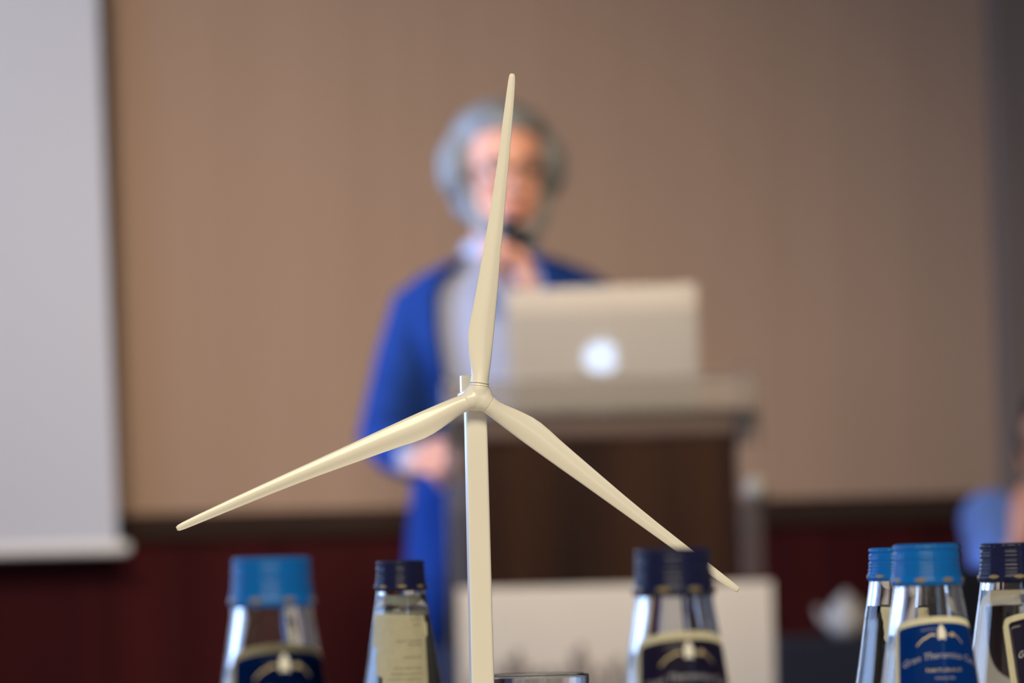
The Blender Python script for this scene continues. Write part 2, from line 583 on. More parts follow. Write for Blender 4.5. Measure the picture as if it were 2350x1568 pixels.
# shirt
zn = neck.z
bm = bmesh.new()
loft(bm, torso([(.84, .158, .112, cxm, .01, 0), (1.0, .160, .115, cxm, .01, 0), (1.2, .166, .118, cxm, .01, 0), (1.36, .170, .118, cxm, .01, 0),
                (1.42, .165, .105, cxm, .01, 0), (1.455, .135, .092, cxm, .015, 0), (1.48, .098, .082, (cxm + neck.x) / 2, .018, 0), (zn - .02, .072, .074, neck.x, .02, 0), (zn + .008, .064, .066, neck.x, .015, 0)]))
link('shirt', bm, M['shirt'], sp, True)
bm = bmesh.new()
for q in (-1, 1):       # collar points
    a = Vector((neck.x + q * .012, -.052, zn - .012))
    b1 = Vector((neck.x + q * .072, .0, zn + .036))
    c1 = Vector((neck.x + q * .048, -.085, zn - .062))
    vs = []
    for off in (0, -.004):
        vs.append([bm.verts.new(p + Vector((0, off, 0))) for p in (a, b1, Vector((neck.x + q * .078, -.02, zn - .02)), c1)])
    bm.faces.new(vs[0])
    bm.faces.new(vs[1][::-1])
    for i in range(4):
        j = (i + 1) % 4
        bm.faces.new((vs[0][i], vs[1][i], vs[1][j], vs[0][j]))
tube(bm, [(neck.x + .066 * math.cos(t), .012 + .068 * math.sin(t), zn + .012) for t in [2 * PI * k / 20 for k in range(21)]], [(.006, .026)] * 21, n=8, ends=False, flat=(0, 0, 1))
link('collar', bm, M['shirt'], sp)
# jacket: an open-fronted shell plus sleeves
prof = [(.80, .205, .140, cxm - .012, .012, (.52, .30)), (.95, .192, .135, cxm - .006, .012, (.50, .26)), (1.10, .182, .132, cxm, .012, (.50, .16)),
        (1.25, .190, .134, cxm, .012, (.56, .10)), (1.36, .204, .130, cxm, .012, (.60, .16)), (1.42, .206, .118, cxm, .012, (.60, .24)),
        (1.450, .192, .108, cxm, .014, (.62, .30)), (1.475, .158, .098, (cxm * 2 + neck.x) / 3, .018, (.68, .38)), (1.495, .112, .088, (cxm + neck.x) / 2, .020, (.78, .50)),
        (zn + .010, .082, .080, neck.x, .022, (.86, .62))]
bm = bmesh.new()
loft(bm, [oval(cx_, cy_, z, rx, ry, 56, -PI / 2 + g[1], 1.5 * PI - g[0], 2.4) for z, rx, ry, cx_, cy_, g in prof], closed=False, cap=False)
o = link('jacket', bm, M['jacket'], sp, True)
sd = o.modifiers.new('cloth', 'SOLIDIFY')
sd.thickness = .006
for s_, e_, w_ in ((shL, elL, wrL), (shR, elR, wrR)):
    bm = bmesh.new()
    wc = e_ * .12 + w_ * .88
    tube(bm, [s_ + Vector((math.copysign(.05, cxm - s_.x), 0, .0)), s_ + Vector((0, 0, -.012)), s_ * .6 + e_ * .4, e_, e_ * .55 + w_ * .45, wc], [.056, .064, .060, .055, .048, .042], n=20)
    sl = link('sleeve', bm, M['jacket'], sp, True)
    fuse(sl, .007, 3)
    bm = bmesh.new()
    tube(bm, [wc, e_ * .02 + w_ * .98], [.036, .034], n=16)
    link('cuff', bm, M['shirt'], sp, True)
for q, g in ((-1, 0), (1, 1)):      # lapels lying on the chest
    bm = bmesh.new()
    rows = []
    for z, rx, ry, cx_, cy_, gg in prof[3:]:
        w = .04 + .26 * math.sin(PI * min(1, (z - 1.2) / .33))
        e0 = gg[0] if q < 0 else gg[1]
        row = []
        for k in range(5):
            if q < 0:
                a = 1.5 * PI - e0 - w * k / 4
            else:
                a = -PI / 2 + e0 + w * k / 4
            c, s = math.cos(a), math.sin(a)
            row.append((cx_ + (rx + .006) * math.copysign(abs(c) ** (2 / 2.4), c), cy_ + (ry + .009) * math.copysign(abs(s) ** (2 / 2.4), s), z))
        rows.append(row)
    loft(bm, rows, closed=False, cap=False)
    lp = link('lapel', bm, M['jacket'], sp, True)
    sd = lp.modifiers.new('cloth', 'SOLIDIFY')
    sd.thickness = .004
# trousers and shoes
bm = bmesh.new()
tube(bm, [(cxm, .01, 1.0), (cxm, .01, .86)], [(.155, .115), (.165, .120)], n=20, flat=(0, 1, 0))
for q, fx in ((-1, -.11), (1, .12)):
    tube(bm, [(cxm + q * .085, .01, .90), (fx, 0, .50), (fx, .03, .08)], [.098, .076, .062], n=16)
tr = link('trousers', bm, M['trousers'], sp, True)
fuse(tr, .009, 3)
for q, fx in ((-1, -.11), (1, .12)):
    bm = bmesh.new()
    tube(bm, [(fx, .06, .050), (fx + q * .01, -.04, .045), (fx + q * .025, -.17, .034)], [(.044, .046), (.048, .042), (.040, .030)], n=14, flat=(0, 0, 1))
    link('shoe', bm, M['leather'], sp, True)

# microphone in the raised hand
mb, mt_ = W(1186, 665, 6.85), W(1168, 533, 6.93)
ax = (mt_ - mb).normalized()
mic = thing('microphone', mb, 'black microphone held at the chin of the person in the blue jacket', 'microphone')
bm = bmesh.new()
tube(bm, [Vector((0, 0, 0)) - ax * .05, (mt_ - mb) * .9], [.011, .016], n=16)
link('handle', bm, M['black_plastic'], mic, True)
bm = bmesh.new()
ellipsoid(bm, mt_ - mb, (.027, .027, .029), 20)
link('windscreen', bm, M['black_plastic'], mic, True)

# ------------------------------------------------------------------ lectern
YL = 6.40
L0, L1 = W(1024, 1130, YL), W(1748, 1130, YL)
lz_top = W(1400, 860, YL).z
lz_band = W(1400, 948, YL).z
lcx = (L0.x + L1.x) / 2
hw = (L1.x - L0.x) / 2
lec = thing('lectern', (lcx, YL + .22, 0), 'dark wood lectern with clear acrylic edges, carrying the laptop', 'lectern')
iw = hw - .040
bm = bmesh.new()                      # fluted wooden front
x = -iw
k = 0
nfl = 26
for k in range(nfl):
    xa = -iw + 2 * iw * k / nfl
    xb = -iw + 2 * iw * (k + 1) / nfl
    box(bm, xa + .001, xb - .001, -.205, -.180, .02, lz_band, .003, 1)
box(bm, -iw, iw, -.183, -.165, .02, lz_band)
link('front_panel', bm, M['wood'], lec)
bm = bmesh.new()
box(bm, -iw, iw, -.212, -.204, lz_band - .040, lz_band - .002, .003)
link('upper_rail', bm, M['brown_rail'], lec)  # added strip, its paler brown standing in for the lit top of the wood
for s in (-1, 1):
    bm = bmesh.new()
    box(bm, min(s * (iw + .003), s * (iw - .018)), max(s * (iw + .003), s * (iw - .018)), -.165, .10, .02, lz_band - .03)
    link('side_panel', bm, M['wood'], lec)
    bm = bmesh.new()
    xa, xb = sorted((s * (iw + .004), s * hw))
    box(bm, xa, xb, -.225, -.195, .02, lz_top + (.012 if s > 0 else -.005), .004)
    link('acrylic_post', bm, M['acrylic_clear'], lec)
bm = bmesh.new()
box(bm, -hw, hw, -.228, -.196, lz_band, lz_top - .006, .004)
link('acrylic_fascia', bm, M['acrylic'], lec)
LTILT = 12
YQ = 6.545
ltop = (W(1170, 672, YQ).z + W(1592, 655, YQ).z) / 2
lh = .222
zb = ltop - math.cos(R(LTILT)) * lh


def top_z(Y):                         # reading surface, falling towards the speaker
    return zb - .0095 - (Y - YQ) * .105


bm = bmesh.new()
loft(bm, [[(x, y, top_z(YL + .22 + y) + dz) for (x, dz) in ((-hw, 0), (hw, 0), (hw, -.014), (-hw, -.014))] for y in (-.194, .16)])
link('top', bm, M['wood'], lec)
kp = W(1737, 1122, YL - .03) - Vector((lcx, YL + .22, 0))
bm = bmesh.new()
ellipsoid(bm, (kp.x, -.245, kp.z), (.021, .020, .021), 18)
link('knob', bm, M['steel'], lec, True)
bm = bmesh.new()
box(bm, -hw - .03, hw + .03, -.26, .14, 0, .02, .004)
link('base', bm, M['wood'], lec)

# poster hung on the lectern front
Ypo = YL - .045
p0, p1 = W(1050, 1352, Ypo), W(1771, 1334, Ypo)
pw = p1.x - p0.x
po = thing('poster', ((p0.x + p1.x) / 2, Ypo, 0), 'cream poster with grey skyline print fixed to the front of the lectern', 'poster')
ptop = (p0.z + p1.z) / 2
bm = bmesh.new()
box(bm, -pw / 2, pw / 2, -.004, .004, ptop - .60, ptop)
link('sheet', bm, M['poster'], po)
bm = bmesh.new()
rs = random.Random(3)


def bar(xpx, wpx, ypx):
    a = W(xpx - wpx / 2, ypx, Ypo)
    c = W(xpx + wpx / 2, ypx, Ypo)
    x0, x1 = a.x - po.location.x, c.x - po.location.x
    box(bm, x0, x1, -.0055, -.0035, ptop - .20, a.z)


for xpx, wpx, ypx in ((1168, 24, 1512), (1188, 16, 1492), (1206, 14, 1522), (1232, 30, 1540), (1262, 20, 1534), (1296, 22, 1532), (1318, 16, 1496),
                      (1334, 14, 1478), (1350, 12, 1514), (1374, 20, 1536), (1402, 18, 1520), (1420, 12, 1506), (1446, 26, 1534), (1100, 40, 1545), (1140, 18, 1530)):
    bar(xpx, wpx, ypx)
link('printed_skyline', bm, M['poster_ink'], po)

# ------------------------------------------------------------------ laptop
a, b1 = W(1170, 672, YQ), W(1592, 655, YQ)
lw = .325
lc = Vector(((a.x + b1.x) / 2, YQ, 0))
lap = thing('laptop', (lc.x, YQ, zb), 'open silver laptop with glowing white fruit emblem on its lid, standing on the lectern', 'laptop')
lap.rotation_euler = (0, R(-.7), 0)
tl = Matrix.Rotation(R(LTILT), 4, 'X')
bm = bmesh.new()
box(bm, -lw / 2, lw / 2, -.0035, .0035, 0, lh - .040, .003)
lid = link('lid', bm, M['lid'], lap)
lid.matrix_local = tl
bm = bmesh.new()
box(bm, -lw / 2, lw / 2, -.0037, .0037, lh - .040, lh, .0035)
st = link('lid_edge_strip', bm, M['lid_strip'], lap)  # bright band: sheen on the upper lid put into its colour
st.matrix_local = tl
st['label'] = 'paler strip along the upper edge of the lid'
bm = bmesh.new()                     # emblem: bitten fruit with its leaf
lx = W(1381, 825, YQ).x - lc.x
lzz = lh * .46
pts = []
for k in range(72):
    t = 2 * PI * k / 72
    r = .0300 * (1 + .06 * math.cos(2 * t) - .10 * math.exp(-((t - PI / 2) / .26) ** 2) - .06 * math.exp(-((t - 1.5 * PI) / .24) ** 2))
    px_, pz_ = r * math.cos(t) * .98, r * math.sin(t)
    bx, bz_ = .0350, .002             # bite
    dx, dz = px_ - bx, pz_ - bz_
    dd = math.hypot(dx, dz)
    if dd < .0125:
        px_, pz_ = bx + dx / dd * .0125, bz_ + dz / dd * .0125
    pts.append((lx + px_, pz_ + lzz))
for ring in (pts, [(lx + .003 + .007 * (math.cos(t) * .35 + math.sin(t) * .55), lzz + .0335 + .007 * (math.sin(t) * .75 - math.cos(t) * .05)) for t in [2 * PI * k / 20 for k in range(20)]]):
    f0 = [bm.verts.new((x, -.0046, z)) for x, z in ring]
    f1 = [bm.verts.new((x, -.0030, z)) for x, z in ring]
    bm.faces.new(f0)
    bm.faces.new(f1[::-1])
    for i in range(len(ring)):
        j = (i + 1) % len(ring)
        bm.faces.new((f0[i], f1[i], f1[j], f0[j]))
lg = link('emblem', bm, M['logo_light'], lap)
lg.matrix_local = tl
lg['label'] = 'glowing bluish white emblem'
bm = bmesh.new()
box(bm, -lw / 2, lw / 2, .002, .225, -.0085, .006, .004)
kb = link('keyboard_base', bm, M['lid'], lap)
kb.rotation_euler = (R(-6), 0, 0)
bm = bmesh.new()
box(bm, -lw / 2 + .012, lw / 2 - .012, .0036, .0046, .012, lh - .012)
dsp = link('display', bm, M['black_plastic'], lap)
dsp.matrix_local = tl

# ------------------------------------------------------------------ right: seated listener, chairs, dark table, cup
YG = 7.3
gz = W(2440, 1200, YG)
gu = thing('person', (gz.x, YG, 0), 'seated dark-haired person in light blue shirt, cut off by the right edge', 'person')


def G(px, py, Y=YG):
    return W(px, py, Y) - Vector((gz.x, YG, 0))


gh = G(2436, 1030)
gn = G(2450, 1150)
gsL, gsR = G(2276, 1196), G(2620, 1196)
geL, gwL = G(2302, 1385, 7.12), G(2352, 1235, 7.02)
geR, gwR = G(2650, 1440, 7.2), G(2560, 1500, 6.98)
bm = bmesh.new()
ghm = head_shapes(bm, gh, rz=R(-22), s=1.0)
tube(bm, [gn + Vector((0, .03, -.03)), gh + Vector((0, .02, -.05))], [.056, .052], n=16)
gcx = (gsL.x + gsR.x) / 2
for z0_, z1_, rx, ry in ((gsL.z - .05, .80, .145, .085), (.80, .55, .150, .11)):
    tube(bm, [(gcx, .01, z0_), (gcx, .03, z1_)], [(rx, ry), (rx, ry)], n=20, flat=(0, 1, 0))
tube(bm, [gsL, gn + Vector((0, .02, -.08)), gsR], [.036, .044, .036], n=14)
for s_, e_, w_ in ((gsL, geL, gwL), (gsR, geR, gwR)):
    tube(bm, [s_, (s_ + e_) / 2, e_, e_ * .5 + w_ * .5, w_], [.048, .042, .034, .032, .025], n=14)
hand(bm, gwL, G(2374, 1120, 7.06) - gwL, (.5, .8, 0), [.7, .8, .9, 1.0], -1)
hand(bm, gwR, (-.2, -1, -.1), (0, 0, -1), [.4, .4, .5, .5], 1)
for q in (-1, 1):
    tube(bm, [(gcx + q * .09, .02, .54), (gcx + q * .12, -.40, .52), (gcx + q * .12, -.42, .09)], [.08, .058, .04], n=14)
    tube(bm, [(gcx + q * .12, -.40, .05), (gcx + q * .13, -.55, .035)], [.036, .03], n=12)
gb = link('body', bm, M['skin'], gu, True)
fuse(gb, .0048, 3)
face_parts(ghm, gu, glasses=False)
hm_save = hm
hm = ghm
bm = bmesh.new()
hb((0, .030, .045), (.084, .084, .080))
hb((0, -.012, .082), (.070, .070, .034))
for q in (-1, 1):
    hb((q * .070, .026, .015), (.020, .046, .050))
gha = link('hair', bm, M['hair_dark'], gu, True)
fuse(gha, .006, 3)
bm = bmesh.new()
loft(bm, [oval(gcx, .02, .55, .160, .125), oval(gcx, .02, .8, .165, .125), oval(gcx, .01, gsL.z - .06, .172, .118), oval(gcx, .01, gsL.z + .005, .165, .108),
          oval(gcx, .015, gsL.z + .035, .135, .095), oval(gn.x, .02, gn.z - .012, .070, .072), oval(gn.x, .016, gn.z + .012, .062, .064)])
for s_, e_, w_ in ((gsL, geL, gwL), (gsR, geR, gwR)):
    tube(bm, [s_, s_ * .5 + e_ * .5, e_, e_ * .62 + w_ * .38], [.062, .056, .050, .046], n=18)
gs = link('shirt', bm, M['shirt_blue'], gu, True)
fuse(gs, .007, 3)
bm = bmesh.new()
tube(bm, [(gcx, .03, .62), (gcx, .03, .54)], [(.155, .12), (.165, .125)], n=18, flat=(0, 1, 0))
for q in (-1, 1):
    tube(bm, [(gcx + q * .09, .02, .545), (gcx + q * .12, -.40, .53), (gcx + q * .12, -.42, .10)], [.092, .075, .06], n=16)
gt = link('trousers', bm, M['trousers'], gu, True)
fuse(gt, .009, 3)
for q in (-1, 1):
    bm = bmesh.new()
    tube(bm, [(gcx + q * .12, -.38, .05), (gcx + q * .125, -.47, .045), (gcx + q * .14, -.60, .034)], [(.044, .046), (.048, .042), (.040, .030)], n=14, flat=(0, 0, 1))
    link('shoe', bm, M['leather'], gu, True)


def chair(loc, rz, label, hb_):
    t = thing('conference_chair', loc, label, 'chair', rotz=rz)
    bm = bmesh.new()
    box(bm, -.23, .23, -.22, .22, .40, .46, .02)
    link('seat', bm, M['fabric_black'], t)
    bm = bmesh.new()
    box(bm, -.22, .22, .20, .24, .56, hb_, .018)
    link('backrest', bm, M['fabric_black'], t)
    for x in (-.2, .2):
        for y in (-.19, .225):
            bm = bmesh.new()
            tube(bm, [(x, y, .012), (x, y, .40 if y < 0 else .62)], [.011, .011], n=10)
            link('leg', bm, M['chrome'], t, True)
    return t


chair((gz.x + gcx, YG + .06, 0), 0, 'black chair carrying the seated person in the light blue shirt', .84)
cc = W(2440, 1300, 6.05)
chair((cc.x + .03, 5.82, 0), 0, 'empty black chair in front of the seated person in light blue', W(2300, 1300, 6.05).z)

ta, tb = W(1800, 1468, 8.0), W(2400, 1452, 8.0)
tt = thing('side_table', ((ta.x + 1.55) / 2, 8.17, 0), 'table under a navy cloth against the dark red dado, right of the lectern', 'table')
hx = (1.55 - ta.x) / 2
tz = (ta.z + tb.z) / 2
bm = bmesh.new()
box(bm, -hx, hx, -.19, .21, tz - .03, tz - .004, .004)
link('tabletop', bm, M['wood'], tt)
bm = bmesh.new()
rings = []
for z, e in ((tz, -.01), (tz - .001, .006), (tz - .02, .012), (.3, .018), (.02, .024)):
    ring = []
    nn = 160
    for i in range(nn):
        u = i / nn * 4
        k, f = int(u), u - int(u)
        cs = [(-1, -1), (1, -1), (1, 1), (-1, 1), (-1, -1)]
        x = cs[k][0] * (1 - f) + cs[k + 1][0] * f
        y = cs[k][1] * (1 - f) + cs[k + 1][1] * f
        wv = .006 * math.sin(i * .9) * (1 if z < .5 else .15 if z < tz - .01 else 0)
        ring.append((x * (hx + e + wv), .01 + y * (.20 + e * .4 + wv * .3), z))
    rings.append(ring)
loft(bm, rings[::-1])
link('cloth', bm, M['table_dark'], tt, False)
for x in (-hx + .06, hx - .06):
    for y in (-.15, .17):
        bm = bmesh.new()
        tube(bm, [(x, y, .012), (x, y, tz - .03)], [.018, .018], n=10)
        link('leg', bm, M['chrome'], tt, True)
cu = W(1945, 1470, 8.08)
cup = thing('teapot', (cu.x, 8.09, tz), 'small white teapot on the navy cloth of the side table', 'teapot')
bm = bmesh.new()
lathe(bm, [(0, 0), (.022, 0), (.036, .012), (.042, .032), (.040, .052), (.030, .068), (.026, .072), (0, .074)], 32)
link('pot', bm, M['china'], cup, True)
bm = bmesh.new()
lathe(bm, [(0, .073), (.027, .073), (.020, .082), (.006, .087), (.008, .093), (0, .098)], 28)
link('lid', bm, M['china'], cup, True)
bm = bmesh.new()
tube(bm, [(-.034, 0, .030), (-.052, 0, .040), (-.060, 0, .060)], [.010, .007, .005], n=12)
link('spout', bm, M['china'], cup, True)
bm = bmesh.new()
tube(bm, [(.036, 0, .056), (.058, 0, .054), (.060, 0, .032), (.038, 0, .022)], [.004] * 4, n=10)
link('handle', bm, M['china'], cup, True)

# ------------------------------------------------------------------ front table
TZ = .74
ft = thing('conference_table', (0, 1.75, 0), 'long table under a pale cloth carrying the bottles and the model turbine', 'table')
bm = bmesh.new()
box(bm, -1.1, 1.1, -.74, .74, TZ - .035, TZ - .003, .004)
link('tabletop', bm, M['wood'], ft)
bm = bmesh.new()
box(bm, -1.115, 1.115, -.755, .755, TZ - .003, TZ, .001)
for (x0, x1, y0, y1) in ((-1.118, 1.118, -.758, -.754), (-1.118, 1.118, .754, .758), (-1.118, -1.114, -.758, .758), (1.114, 1.118, -.758, .758)):
    box(bm, x0, x1, y0, y1, TZ - .30, TZ)
link('cloth', bm, M['cloth_white'], ft)  # unseen pale cloth, added to bounce light up from the table
for x in (-1.03, 1.03):
    for y in (-.68, .68):
        bm = bmesh.new()
        tube(bm, [(x, y, .02), (x, y, TZ - .035)], [.02, .02], n=12)
        link('leg', bm, M['chrome'], ft, True)

# ------------------------------------------------------------------ model wind turbine
YT = 1.695
hub = W(1097, 911, YT)
tur = thing('wind_turbine_model', (hub.x, YT, TZ), 'cream three-bladed model wind turbine standing among the bottles, in sharp focus', 'wind turbine model', rotz=R(8))
hz = hub.z - TZ
mmx = 1 / 5.199 / 1000


def blade_profile():
    return [(26, -21.5, 20.5, 20), (34, -21, 20.5, 19.5), (46, -20.5, 20.5, 18), (62, -23, 21, 16), (82, -28, 21.3, 14.5), (107, -33.2, 21.5, 13), (130, -37.0, 21.6, 12), (152, -38.2, 21.4, 11),
            (180, -36.4, 21, 10.5), (208, -33.4, 20.5, 10), (258, -29.5, 19.6, 9.2), (309, -26.0, 18.3, 8.6), (360, -22.4, 17.4, 8), (410, -19, 16.4, 7.4),
            (460, -16.4, 15.6, 6.8), (511, -14.2, 14.6, 6.2), (562, -12.6, 13.7, 5.6), (612, -11.3, 12.6, 5.0), (660, -10.2, 11.2, 4.4), (700, -9.2, 10.0, 3.9), (735, -8.2, 8.2, 3.3), (748, -7.0, 6.6, 2.8), (753, -4.5, 4.0, 1.8)]


for idx, ang in enumerate((82.5, 202.4, 322.4)):
    bm = bmesh.new()
    ca, sa = math.cos(R(ang)), math.sin(R(ang))
    rings = []
    for s, t0, t1, th in blade_profile():
        k = min(1, max(0, (s - 30) / 110))
        tw = R(7) * (1 - min(1, s / 500)) * k
        c, hwid = (t0 + t1) / 2, (t1 - t0) / 2
        ring = []
        for i in range(28):
            a = 2 * PI * i / 28
            x = math.cos(a)
            y = math.sin(a)
            # from round root to a cambered, ridged section; +x is the thick straight edge
            ty = y * (th if k < .02 else (th * (1 - k) + k * th * (.62 + .38 * x)))
            if y < 0:
                ty -= k * .16 * th * math.cos(PI * x * 1.35)
            tx = c + hwid * x
            yy = ty + (tx - c) * math.sin(tw)
            # image frame: u along the blade, n to its right-hand side
            n_ = (sa, -ca)
            ring.append(((ca * s + n_[0] * tx) * mmx, yy * mmx, (sa * s + n_[1] * tx) * mmx + hz))
        rings.append(ring)
    loft(bm, rings)
    bl = link('blade', bm, M['turbine'], tur, True)
bm = bmesh.new()
for ang in (82.5, 202.4, 322.4):
    ca, sa = math.cos(R(ang)), math.sin(R(ang))
    tube(bm, [(0, .0005, hz), (ca * .0035, 0, hz + sa * .0035), (ca * .0062, 0, hz + sa * .0062)], [.0050, .0046, .00405], n=28, ends=False)
ellipsoid(bm, (0, .0004, hz), (.0066, .0048, .0063), 28)
hb_o = link('hub', bm, M['turbine'], tur, True)
fuse(hb_o, .00032, 26)
bm = bmesh.new()
for ang in (82.5,):
    ca, sa = math.cos(R(ang)), math.sin(R(ang))
    for d0 in (.0050, .0062):
        tube(bm, [(ca * (d0 - .0002), 0, hz + sa * (d0 - .0002)), (ca * (d0 + .0002), 0, hz + sa * (d0 + .0002))], [.00445, .00445], n=28, ends=False)
link('blade_collar', bm, M['turbine'], tur, True)
bm = bmesh.new()
box(bm, -.0046, .0046, .0045, .0370, hz - .0062, hz + .0036, .0012, 3)
nac = link('nacelle', bm, M['turbine'], tur, True)
bm = bmesh.new()
box(bm, -.0034, .0034, .0300, .0360, hz + .0032, hz + .0112, .0004, 2)
link('cooler_fin', bm, M['turbine'], nac)
bm = bmesh.new()                       # square post with softened edges
rings = []
for z, h in ((0, .0058), (hz - .15, .0051), (hz - .0060, .0047)):
    ring = []
    for k in range(4):
        for j in range(5):
            a = PI / 2 * k + PI / 2 * j / 4
            cx_, cy_ = [(1, 1), (-1, 1), (-1, -1), (1, -1)][k]
            ring.append((cx_ * (h - .0013) + .0013 * math.cos(a), .010 + cy_ * (h - .0013) + .0013 * math.sin(a), z))
    rings.append(ring)
loft(bm, rings)
link('tower', bm, M['turbine_tower'], tur)
bm = bmesh.new()
lathe(bm, [(0, 0), (.045, 0), (.046, .002), (.045, .006), (.03, .008), (0, .008)], 48, off=(0, .010))
link('base', bm, M['turbine_tower'], tur, True)

# ------------------------------------------------------------------ bottles
BH = .195


def br(z):                              # outer radius of the bottle at height z (m)
    pts = [(.0, .0255), (.004, .0275), (.088, .0280), (.098, .0274), (.110, .0250), (.125, .0217), (.140, .0190), (.160, .0158), (.175, .0133), (.1792, .0127)]
    for (a, ra), (b_, rb) in zip(pts, pts[1:]):
        if z <= b_:
            t = (z - a) / (b_ - a)
            return ra + (rb - ra) * t
    return pts[-1][1]


def bottle_glass():
    bm = bmesh.new()
    zs = [.0, .0015, .004] + [.004 + (.0792 + .096 - .004) * k / 44 for k in range(1, 45)] + [.1792, .1850, .1925]
    out = [(0, .003), (.018, .002), (.0235, 0)] + [(min(br(z), .0127 if z > .179 else 9) if z < .1792 else (.0127 if z < .18 else .0112), z) for z in zs[1:]]
    inn = [(r - .0026 if z < .17 else max(r - .0026, .0088), z) for r, z in out[5:]][::-1]
    prof = out + [(.0105, .1935), (.0092, .1930)] + inn[1:] + [(.020, .0062), (.008, .0078), (0, .0082)]
    lathe(bm, prof, 64)
    return bm


def bottle_water(level):
    bm = bmesh.new()
    prof = [(0, .0083), (.008, .0079), (.0201, .0063), (br(.008) - .0024, .009)]
    z = .014
    while z < level - .003:
        prof.append((br(z) - .00255, z))
        z += .005
    prof += [(br(level) - .00255, level + .0003), (br(level) - .0034, level - .0002), (0, level - .0003)]
    lathe(bm, prof, 64)
    return bm


def cap_mesh():
    bm = bmesh.new()
    P = [(0, 195), (10.8, 195), (11.9, 194.8), (12.35, 194.4), (12.5, 193.9), (12.5, 192.9), (12.05, 192.5), (12.05, 192.1), (12.6, 191.7), (12.65, 190.6),
         (12.45, 190.3), (12.7, 190.0), (12.7, 189.2), (12.25, 188.7), (12.3, 188.2), (12.85, 187.8), (12.85, 187.1), (12.4, 186.7), (12.9, 186.2), (12.95, 185.5),
         (12.5, 185.1), (13.1, 184.6), (13.15, 184.0), (12.75, 183.6), (13.3, 183.2), (13.4, 182.8), (13.15, 182.4), (13.75, 182.0), (13.95, 180.9), (13.7, 179.7),
         (13.1, 179.1), (12.75, 179.0), (12.7, 181), (0, 181)]
    lathe(bm, [(r / 1000, z / 1000) for r, z in P], 120, mod=lambda a, z: (.00016 * math.cos(30 * a) if .1925 < z < .1946 else 0))
    return bm


def slots_mesh():
    bm = bmesh.new()
    for k in range(8):
        a0 = k * PI / 4 + .1
        v = []
        for j in range(7):
            a = a0 + .34 * j / 6
            h = .0006 * math.sin(PI * j / 6) + .0002
            v.append([(.01402 * math.cos(a), .01402 * math.sin(a), .1814 + h), (.01406 * math.cos(a), .01406 * math.sin(a), .1814 - h),
                      (.0132 * math.cos(a), .0132 * math.sin(a), .1814 - h), (.0132 * math.cos(a), .0132 * math.sin(a), .1814 + h)])
        loft(bm, v)
    return bm


def cone_pt(a, z, off):
    """a = arc length in metres from the label's middle, z = height; label faces -Y"""
    r = br(z)
    th = a / r
    rr = r + off
    return Vector((rr * math.sin(th), -rr * math.cos(th), z))


TOPD = .0030 / (.018 ** 2)


def label_sheet(half, ztop, zbot, off, corner=.003, curve=TOPD, thick=.00012):
    bm = bmesh.new()
    nx, nz = 40, 16
    rows = []
    for j in range(nz + 1):
        row = []
        for i in range(nx + 1):
            a = half * (2 * i / nx - 1)
            e = half - abs(a)
            zt_ = ztop - curve * a * a
            if e < corner:
                zt_ -= corner - math.sqrt(max(0, corner ** 2 - (corner - e) ** 2))
            z = zbot + (zt_ - zbot) * j / nz
            # sides widen a little downwards with the cone
            a2 = a * (1 + .9 * (ztop - z) / .05 * .14)
            row.append(cone_pt(a2, z, off))
        rows.append(row)
    loft(bm, rows, closed=False, cap=False)
    fs = list(bm.faces)
    r = bmesh.ops.solidify(bm, geom=fs, thickness=thick)
    return bm


def text_mesh(body, size, width=None, font_shear=0.0):
    cu_ = bpy.data.curves.new('t', 'FONT')
    cu_.body = body
    cu_.size = size
    cu_.align_x = 'CENTER'
    cu_.shear = font_shear
    cu_.resolution_u = 3
    cu_.extrude = 0
    o = bpy.data.objects.new('t', cu_)
    COL.objects.link(o)
    bpy.context.view_layer.update()
    dg = bpy.context.evaluated_depsgraph_get()
    me = bpy.data.meshes.new_from_object(o.evaluated_get(dg))
    bpy.data.objects.remove(o)
    vs = [v.co.copy() for v in me.vertices]
    fs = [tuple(p.vertices) for p in me.polygons]
    bpy.data.meshes.remove(me)
    if width:
        x0, x1 = min(v.x for v in vs), max(v.x for v in vs)
        k = width / (x1 - x0)
        c = (x0 + x1) / 2
        for v in vs:
            v.x = (v.x - c) * k
    return vs, fs


def add_print(bm, vs, fs, z0, off, arc=0.0, dx=0.0):
    new = []
    for v in vs:
        a = v.x + dx
        new.append(bm.verts.new(cone_pt(a, z0 + v.y - arc * a * a, off)))
    for f in fs:
        try:
            bm.faces.new([new[i] for i in f])
        except ValueError:
            pass


T_NAME = text_mesh('Gran Theramica Cana', .0034, .0315, .2)
T_SUB = text_mesh('NATURALE', .0017, .0138)
T_SUB2 = text_mesh('minerale', .0016, .0075)


def poly_strip(pts, w):
    vs, fs = [], []
    for i, (x, y) in enumerate(pts):
        vs.append(Vector((x, y + w / 2, 0)))
        vs.append(Vector((x, y - w / 2, 0)))
    for i in range(len(pts) - 1):
        fs.append((2 * i, 2 * i + 1, 2 * i + 3, 2 * i + 2))
    return vs, fs


def disc(cx_, cy_, rx, ry, n=16):
    return [Vector((cx_ + rx * math.cos(2 * PI * k / n), cy_ + ry * math.sin(2 * PI * k / n), 0)) for k in range(n)], [tuple(range(n))]


PROTO = {}


